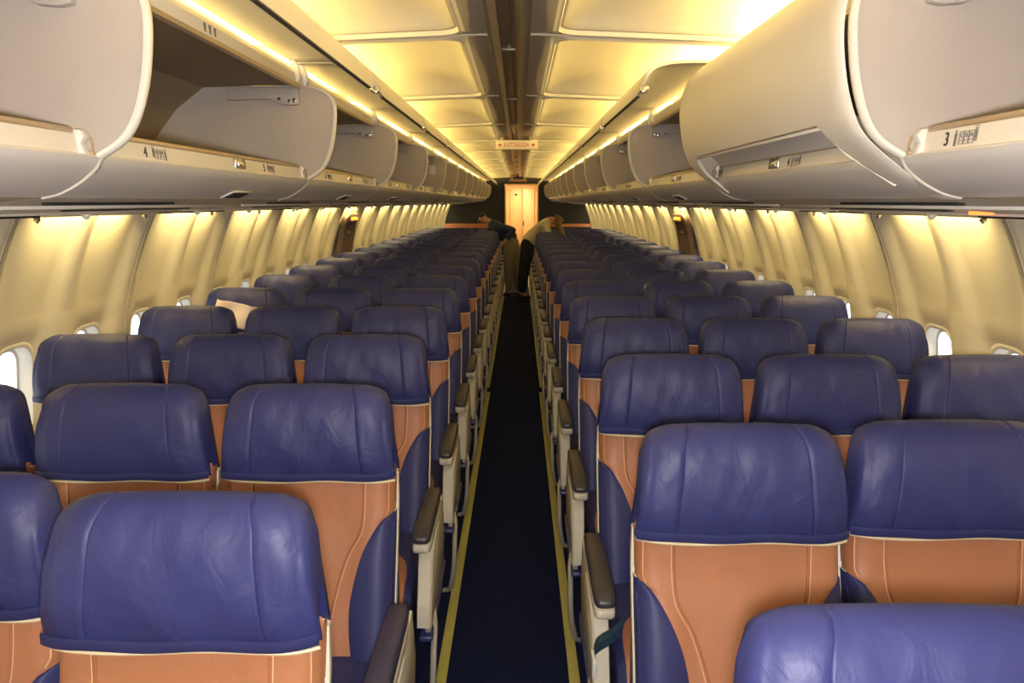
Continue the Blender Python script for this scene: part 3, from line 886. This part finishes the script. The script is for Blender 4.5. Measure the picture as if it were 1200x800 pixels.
# added blocks that cast the dark wall patches between the sidewall lights
def shade_blocks():
    n = 5
    for s in (-1, 1):
        k = -3
        while SEAM0+1.016*k < Y1-.1:
            y = SEAM0+1.016*k; k += 1
            if y < .5: continue
            mb = MB(); mb.prism([(1.520, 1.553), (1.570, 1.558), (1.580, 1.600), (1.520, 1.610)], y-.16, y+.16, lambda p, q, a: (s*p, a, q), bev=.002)
            struct(mb.build('trim_%d' % n, 'psu', angle=30)); n += 1
shade_blocks()
# faded three-line label on the header of the second left bin
h = [o for o in bpy.data.objects if o.name.startswith('header') and o.parent and abs(o.parent.location.y-BY) < .01 and o.data.vertices[0].co.x < 0 and not o.name.startswith('header_edge')][0]
for i in range(3):
    mb = MB(); mb.box((-.7502, .60+.035*i, 2.030), (.0016, .012, .022)); mb.build('label_mark', 'inkg', h, smooth=False)

# ---- passenger service panels under the bins
def psu():
    for s in (-1, 1):
        X = lambda p, q, a: (s*p, a, q)
        zz = lambda p: 1.6065+(p-.853)*(1.548-1.6065)/(1.515-.853)
        mb = MB(); mb.prism([(.853, zz(.853)), (1.05, zz(1.05)-.004), (1.30, zz(1.3)-.004), (1.505, zz(1.505)), (1.518, zz(1.515)+.010), (1.518, 1.60), (1.0, 1.655), (.853, 1.655)], .004, BP-.004, X, bev=.002); pan = mb.mesh('panel', 'psu', angle=30)
        mb = MB()
        for (p, y, l) in ((.93, .45, .62), (1.12, .95, .80), (1.36, .5, .7)): mb.box((s*p, y, zz(p)-.0045), (.018, l, .006), .002)
        slots = mb.mesh('slot', 'slot')
        mb = MB()
        for p in (1.0, 1.22): mb.box((s*p, .76, zz(p)-.006), (.007, 1.45, .008), .002)
        rails = mb.mesh('rail', 'trimw')
        mb = MB(); mb.tube([(0, 0, 0), (0, 0, -.006)], .017, 12); mb.sphere((0, 0, -.008), .012); noz = mb.mesh('air_nozzle', 'trimw')
        mb = MB(); mb.box((0, 0, -.004), (.014, .022, .012), .003); mb.sphere((0, 0, -.010), .006); clip = mb.mesh('clip', 'chrome')
        for b in range(13):
            y0 = BY+BP*(b-1)
            lab = 'service panel under the %s bin from the camera, %s of the aisle' % (ORD[b], SIDE[s])
            r = thing('service_panel', lab, 'service panel', (0, y0, 0), group='service panels above the seats')
            link('panel', pan, r); link('slot', slots, r); link('rail', rails, r)
            for p, y in ((1.27, .30), (1.27, .95)): link('air_nozzle', noz, r, (s*p, y, zz(p)-.003))
            for y in (.35, 1.10): link('clip', clip, r, (s*1.508, y, zz(1.508)-.002))
            if s > 0 and b == 1:
                mb = MB(); mb.tube([(s*1.17, .50, zz(1.17)), (s*1.17, .50, zz(1.17)-.010)], .028, 16); c = mb.build('call_light', 'glow', r); c['label'] = 'glowing orange call light'
psu()

# ---- overwing exit hatches
for s in (-1, 1):
    ym = sum(HATCH)/2
    r = struct(link('door_%d' % (1 if s < 0 else 2), None, None, (0, ym, 0)))
    def HP(y, z, e): a = a_of(z); q = R-e; return (s*q*math.cos(a), y, ZC+q*math.sin(a))
    mb = MB(); n = 14; hw, hh, zc = .285, .43, 1.07
    loops = []
    for g, e in ((0, .0), (0, .045), (.012, .055), (.05, .055), (.06, .046), (.12, .044)):
        loops.append([HP(y_, zc+z_, e) for y_, z_ in rrect(hw-g, hh-g, .10, 8)])
    mb.grid(loops, close_u=True); mb.add(loops[-1], [tuple(range(32))]); mb.build('hatch_panel', 'hatch', r, angle=35)
    mb = MB(); p = HP(.0, 1.455, .06); mb.box(p, (.03, .30, .045), .010, rot=Matrix.Rotation(s*.5, 3, 'Y')); mb.build('handle_cover', 'amber', r)
    mb = MB(); p = HP(.02, 1.33, .047); mb.box(p, (.006, .13, .04), .001, rot=Matrix.Rotation(s*.3, 3, 'Y')); mb.build('placard', 'signw', r)
    mb = MB(); p = HP(.02, 1.33, .0505); mb.box(p, (.003, .10, .012), .0005, rot=Matrix.Rotation(s*.3, 3, 'Y')); mb.build('placard_mark', 'red', r)

# ---- exit signs
def exit_sign(y, z, w, h, lit, lab):
    r = thing('exit_sign', lab, 'sign', (.012, y, z))
    mb = MB(); mb.box((0, 0, 0), (w, .03, h), .004); mb.build('sign_face', 'signw' if lit else 'signb', r)
    mb = MB()
    for x in (-w*.35, w*.35): mb.box((x, .006, (h/2+CZ-z)/2+.006), (.03, .014, CZ-z-h/2+.012), .002)
    mb.build('bracket', 'channel', r)
    if lit:
        me = text_mesh('EXIT/SALIDA', h*.66); me.transform(Matrix.Rotation(PI/2, 4, 'X')); me.materials.clear(); me.materials.append(M['red'])
        wd = max(v.co.x for v in me.vertices)-min(v.co.x for v in me.vertices)
        o = link('lettering', me, r, (0, -.0158, -.001)); o.scale = (w*.60/wd, 1, 1)
        for g in (-1, 1):
            mb = MB(); c = g*w*.40; q = h*.17
            mb.prism([(c+g*q*1.3, 0), (c-g*.1*q, q*1.2), (c-g*.1*q, q*.45), (c-g*q*1.2, q*.45), (c-g*q*1.2, -q*.45), (c-g*.1*q, -q*.45), (c-g*.1*q, -q*1.2)], -.0164, -.0152, lambda p, q_, a: (p, a, q_))
            mb.build('arrow', 'red', r, smooth=False)
exit_sign(7.65, 2.105, .375, .082, True, 'white exit sign with red lettering and arrows hung from the ceiling')
exit_sign(19.2, 2.075, .40, .055, False, 'dim brownish sign above the doorway at the far end')

# ---- cloth over a seat back
def cloth():
    k = 4; s = -1
    mb = MB(); rows = []
    x0, x1 = -1.60, -1.42
    yb = YROW[-1]+PITCH*k
    for i in range(19):
        t = i/18; row = []
        for j in range(15):
            q = j/14
            x = lerp(-1.615, -1.395, t)-.02*q*(1-t)
            z = lerp(1.075-.045*t, .88+.10*(1-t), q)
            y = yb-.062-.03*sm(q)-.010*math.sin(9*t+3*q)-.006*math.sin(17*t-2*q)
            row.append((x, y, z))
        rows.append(row)
    mb.grid(rows)
    o = mb.build('cloth', 'cloth'); so = o.modifiers.new('thickness', 'SOLIDIFY'); so.thickness = .006; so.offset = 1
    tag(o, 'pinkish white cloth draped over a window seat headrest', 'cloth')
cloth()

# ---- loose seat belt end hanging over the near right armrest
def belt_end():
    r = thing('belt_strap', 'dark teal strap with pale end hanging beside an aisle armrest right of the aisle', 'strap', (.262, 1.88, .60))
    mb = MB(); rr = []
    for x, y, z in spline2([(.03, .03, -.045), (.0, .0, -.055), (-.035, -.03, -.062), (-.045, -.05, -.085)], 5): rr.append([(x, y-.02, z+.018), (x, y+.02, z+.012), (x-.004, y+.02, z-.012), (x-.004, y-.02, z-.008)])
    mb.grid(rr, close_u=True); mb.build('webbing', 'belt', r)
    mb = MB(); mb.box((-.046, -.055, -.092), (.010, .050, .050), .003); mb.build('tag', 'belt_tag', r)
belt_end()

# ================================================================== PEOPLE
def skin(name, nodes, edges, mat, parent=None, sub=2, root=0):
    me = bpy.data.meshes.new(name); me.from_pydata([n[0] for n in nodes], edges, [])
    me.materials.append(M[mat]); o = link(name, me, parent)
    md = o.modifiers.new('skin', 'SKIN'); md.use_smooth_shade = True
    for i, n in enumerate(nodes):
        r = n[1]; me.skin_vertices[0].data[i].radius = r if isinstance(r, tuple) else (r, r)
        me.skin_vertices[0].data[i].use_root = (i == root)
    ss = o.modifiers.new('sub', 'SUBSURF'); ss.levels = sub; ss.render_levels = sub
    return o
def hand(nodes, edges, wrist, d, side, r0=.024):
    """add palm, five bent fingers; d = pointing direction, side = thumb direction"""
    d = Vector(d).normalized(); sd = Vector(side); sd = (sd-d*sd.dot(d)).normalized(); dn = d.cross(sd)
    w = Vector(nodes[wrist][0])
    palm = w+d*.055; nodes.append((tuple(palm), (.034, .016))); p = len(nodes)-1; edges.append((wrist, p))
    for i, (off, ln) in enumerate(((.030, .070), (.011, .080), (-.010, .074), (-.029, .058))):
        a = w+d*.095+sd*off; b = a+d*ln*.5+dn*.012; c = b+d*ln*.4+dn*.028
        i0 = len(nodes); nodes += [(tuple(a), .0095), (tuple(b), .0085), (tuple(c), .0075)]; edges += [(p, i0), (i0, i0+1), (i0+1, i0+2)]
    a = w+d*.035+sd*.040; b = a+d*.035+sd*.018; i0 = len(nodes); nodes += [(tuple(a), .011), (tuple(b), .009)]; edges += [(p, i0), (i0, i0+1)]
def person(name, lab, loc, J, shirt, trousers, hair_fn, hair):
    """J: joint positions relative to loc"""
    r = thing(name, lab, 'person', loc)
    V = {k: Vector(v) for k, v in J.items()}
    chest = V['hip'].lerp(V['neck'], .62); waist = V['hip'].lerp(V['neck'], .30)
    nodes = [(V['hip'], .085), (waist, .090), (chest, .120), (V['neck'], .058), (V['head0'], .052), (V['head1'], (.072, .080)), (V['head2'], (.070, .088))]
    nodes = [(tuple(a), b) for a, b in nodes]
    edges = [(0, 1), (1, 2), (2, 3), (3, 4), (4, 5), (5, 6)]
    for q in 'lr':
        i = len(nodes)
        nodes += [(tuple(V['leg'+q]), .066), (tuple(V['knee'+q]), .048), (tuple(V['ank'+q]), .038), (tuple(V['toe'+q]), .030)]
        edges += [(0, i), (i, i+1), (i+1, i+2), (i+2, i+3)]
        i = len(nodes)
        nodes += [(tuple(V['sh'+q]), .056), (tuple(V['elb'+q]), .040), (tuple(V['wr'+q]), .026)]
        edges += [(2, i), (i, i+1), (i+1, i+2)]
        hand(nodes, edges, i+2, V['wr'+q]-V['elb'+q], V['thumb'+q])
    skin('body', nodes, edges, 'skin', r)
    # shirt
    e = .016
    n2 = [(tuple(V['hip'].lerp(waist, -.35)), (.140, .135)), (tuple(V['hip'].lerp(waist, .4)), (.145, .140)), (tuple(waist), (.145, .140)), (tuple(chest), (.165, .155)), (tuple(V['neck'].lerp(chest, .02)), .072)]
    ed = [(0, 1), (1, 2), (2, 3), (3, 4)]
    for q in 'lr':
        i = len(n2); n2 += [(tuple(V['sh'+q]), .074), (tuple(V['sh'+q].lerp(V['elb'+q], .6)), .060), (tuple(V['elb'+q]), .056), (tuple(V['elb'+q].lerp(V['wr'+q], .88)), .042)]; ed += [(i+2, i+3), (3, i), (i, i+1), (i+1, i+2)]
    skin('shirt', n2, ed, shirt, r)
    n3 = [(tuple(V['hip'].lerp(waist, .6)), .135), (tuple(V['hip']), .160)]; ed = [(0, 1)]
    for q in 'lr':
        i = len(n3); n3 += [(tuple(V['leg'+q]), .122), (tuple(V['knee'+q]), .086), (tuple(V['ank'+q].lerp(V['knee'+q], .06)), .062)]; ed += [(1, i), (i, i+1), (i+1, i+2)]
    skin('trousers', n3, ed, trousers, r)
    for q in 'lr':
        a = V['ank'+q]; t = V['toe'+q]; dv = (t-a); dv.z = 0; dv.normalize()
        skin('shoe', [(tuple(a-dv*.035+Vector((0, 0, -.02))), .044), (tuple(a+dv*.08+Vector((0, 0, -.030))), (.046, .034)), (tuple(a+dv*.165+Vector((0, 0, -.036))), (.040, .026))], [(0, 1), (1, 2)], 'shoe', r)
    # face: nose, ears, eyes
    fwd = Vector(J['face']).normalized(); c = V['head1'].lerp(V['head2'], .35); up = (V['head2']-V['head0']).normalized(); lat = fwd.cross(up).normalized()
    nodes = [(tuple(c+fwd*.080+up*.012), .012), (tuple(c+fwd*.104-up*.018), .015)]
    skin('nose', nodes, [(0, 1)], 'skin', r, 1)
    mb = MB(); 
    for q in (-1, 1): mb.sphere(c+lat*q*.080-up*.005, .030, sc=(.5, .8, 1))
    mb.build('ears', 'skin', r)
    mb = MB()
    for q in (-1, 1): mb.sphere(c+fwd*.082+lat*q*.030+up*.022, .010, u=8, v=6)
    mb.build('eyes', 'shoe', r)
    mb = MB(); mb.sphere(c+fwd*.086-up*.050, .016, u=10, v=6, sc=(1, 1, .4)); mb.build('mouth', 'red_tag', r)
    hair_fn(r, V, fwd, up, lat, c, hair)
    return r
def hair_short(r, V, fwd, up, lat, c, hair):
    skin('hair', [(tuple(c+up*.045+fwd*.030), (.078, .060)), (tuple(c+up*.040-fwd*.030), (.084, .078)), (tuple(c-up*.020-fwd*.055), (.070, .050))], [(0, 1), (1, 2)], hair, r)
def hair_long(r, V, fwd, up, lat, c, hair):
    n = [(tuple(c+up*.050+fwd*.030), .090), (tuple(c+up*.030-fwd*.025), .112), (tuple(c-up*.045-fwd*.035), .098)]
    ed = [(0, 1), (1, 2)]
    for q in (-1, 1):
        i = len(n); b = c+lat*q*.075+up*.01
        n += [(tuple(b), .055), (tuple(b+Vector((.02, .0, -.10))), .056), (tuple(b+Vector((.05+.03*q, 0, -.17-.03*q))), .036), (tuple(b+Vector((.07+.05*q, 0, -.24-.05*q))), .010)]
        ed += [(1, i), (i, i+1), (i+1, i+2), (i+2, i+3)]
    skin('hair', n, ed, hair, r, root=1)
# man in the aisle bending over the seats on the left
person('person', 'person in navy shirt and khaki trousers bending over seats', (0, 14.0, 0), dict(
    hip=(-.08, 0, .97), neck=(-.46, -.02, 1.275), head0=(-.52, -.03, 1.29), head1=(-.565, -.04, 1.32), head2=(-.61, -.05, 1.375), face=(-.75, -.15, -.62),
    legl=(-.13, -.085, .86), legr=(-.06, .09, .86), kneel=(-.14, -.10, .49), kneer=(-.01, .12, .49), ankl=(-.13, -.09, .085), ankr=(.03, .13, .085), toel=(-.23, -.10, .03), toer=(-.10, .13, .03),
    shl=(-.33, -.19, 1.20), shr=(-.40, .17, 1.22), elbl=(-.04, -.24, 1.14), elbr=(-.52, .22, .96), wrl=(-.20, -.27, .96), wrr=(-.68, .18, .80), thumbl=(-1, 1, 0), thumbr=(0, -1, 0)),
    'shirt_navy', 'khaki', hair_short, 'hair_dark')
person('person', 'person in cream shirt and black trousers with dark blonde hair bending over seats', (0, 13.60, 0), dict(
    hip=(.19, 0, .95), neck=(.53, 0, 1.315), head0=(.58, -.01, 1.31), head1=(.635, -.015, 1.295), head2=(.70, -.02, 1.29), face=(.35, -.12, -.93),
    legl=(.17, .085, .86), legr=(.18, -.085, .86), kneel=(.11, .10, .49), kneer=(.13, -.10, .49), ankl=(.06, .10, .085), ankr=(.085, -.09, .085), toel=(.18, .11, .03), toer=(.20, -.09, .03),
    shl=(.46, .17, 1.24), shr=(.46, -.17, 1.24), elbl=(.53, .22, .99), elbr=(.54, -.22, .98), wrl=(.66, .18, .80), wrr=(.68, -.18, .80), thumbl=(0, -1, 0), thumbr=(0, 1, 0)),
    'shirt_cream', 'black', hair_long, 'hair_blond')
# red streamer tag hanging at an aisle seat beside the man
mb = MB(); mb.grid([[(x+.004*math.sin(9*z), .01*math.sin(14*z), z) for x in (-.014, .014)] for z in [-.17+.17*i/8 for i in range(9)]])
o = mb.build('red_tag', 'red_tag'); o.location = (-.232, 10.2, .60); so = o.modifiers.new('t', 'SOLIDIFY'); so.thickness = .003
tag(o, 'red streamer tag hanging from an aisle armrest near the bending person in navy', 'tag')

# ================================================================== LIGHT
def area(name, loc, size, power, col, direction, spread=PI):
    l = bpy.data.lights.new(name, 'AREA'); l.shape = 'RECTANGLE'; l.size = size[0]; l.size_y = size[1]; l.energy = power; l.color = col; l.spread = spread
    o = bpy.data.objects.new(name, l); COL.objects.link(o); o.location = loc
    z = -Vector(direction).normalized(); y = Vector((0, 1, 0)); x = y.cross(z).normalized()   # size_x across, size_y along the cabin
    o.rotation_euler = Matrix((x, y, z)).transposed().to_euler(); return o
WARM = (1.0, .71, .22)
for s in (-1, 1):
    k = -3
    while SEAM0+1.016*(k+.5) < Y1-.3:
        y = SEAM0+1.016*(k+.5); k += 1
        if y < Y0+.4: continue
        if HATCH[0]-.35 < y < HATCH[1]+.1 and False: continue
        area('sidewall_light', (s*1.552, y, 1.592), (.03, .64), 4.4, (1.0, .75, .29), (s*.55, 0, -.83), 2.3)
    for b in range(-1, 13):
        y = BY+BP*(b-.5)
        area('cove_light', (s*.88, y, 2.118), (.05, 1.40), 16.5, WARM, (-s*.5, 0, .86))
        area('cove_light', (s*.805, y, 2.0755), (.014, 1.36), 1.6, WARM, (-s*1.0, 0, -.10), 1.0)
l = bpy.data.lights.new('camera_flash', 'AREA'); l.shape = 'DISK'; l.size = .07; l.energy = 35; l.color = (1.0, .95, .94)
fl = bpy.data.objects.new('camera_flash', l); COL.objects.link(fl); fl.location = (.036, .0, 1.555); fl.rotation_euler = (PI/2+.05, 0, .0085)
l = bpy.data.lights.new('vestibule_light', 'AREA'); l.size = .5; l.energy = 30; l.color = (1.0, .72, .38)
vl = bpy.data.objects.new('vestibule_light', l); COL.objects.link(vl); vl.location = (.05, 20.7, 2.10)

w = bpy.data.worlds.new('sky'); scn.world = w; w.use_nodes = True
bg = w.node_tree.nodes['Background']; bg.inputs[0].default_value = (.92, .96, 1.0, 1); bg.inputs[1].default_value = 2.6

# ================================================================== CAMERA
cam = bpy.data.cameras.new('camera'); co = bpy.data.objects.new('camera', cam); COL.objects.link(co)
cam.sensor_width = 36; cam.lens = 968*36/1200; cam.clip_start = .05
co.location = (.036, 0, 1.6); co.rotation_euler = (PI/2-.1675, 0, .0085)
scn.camera = co
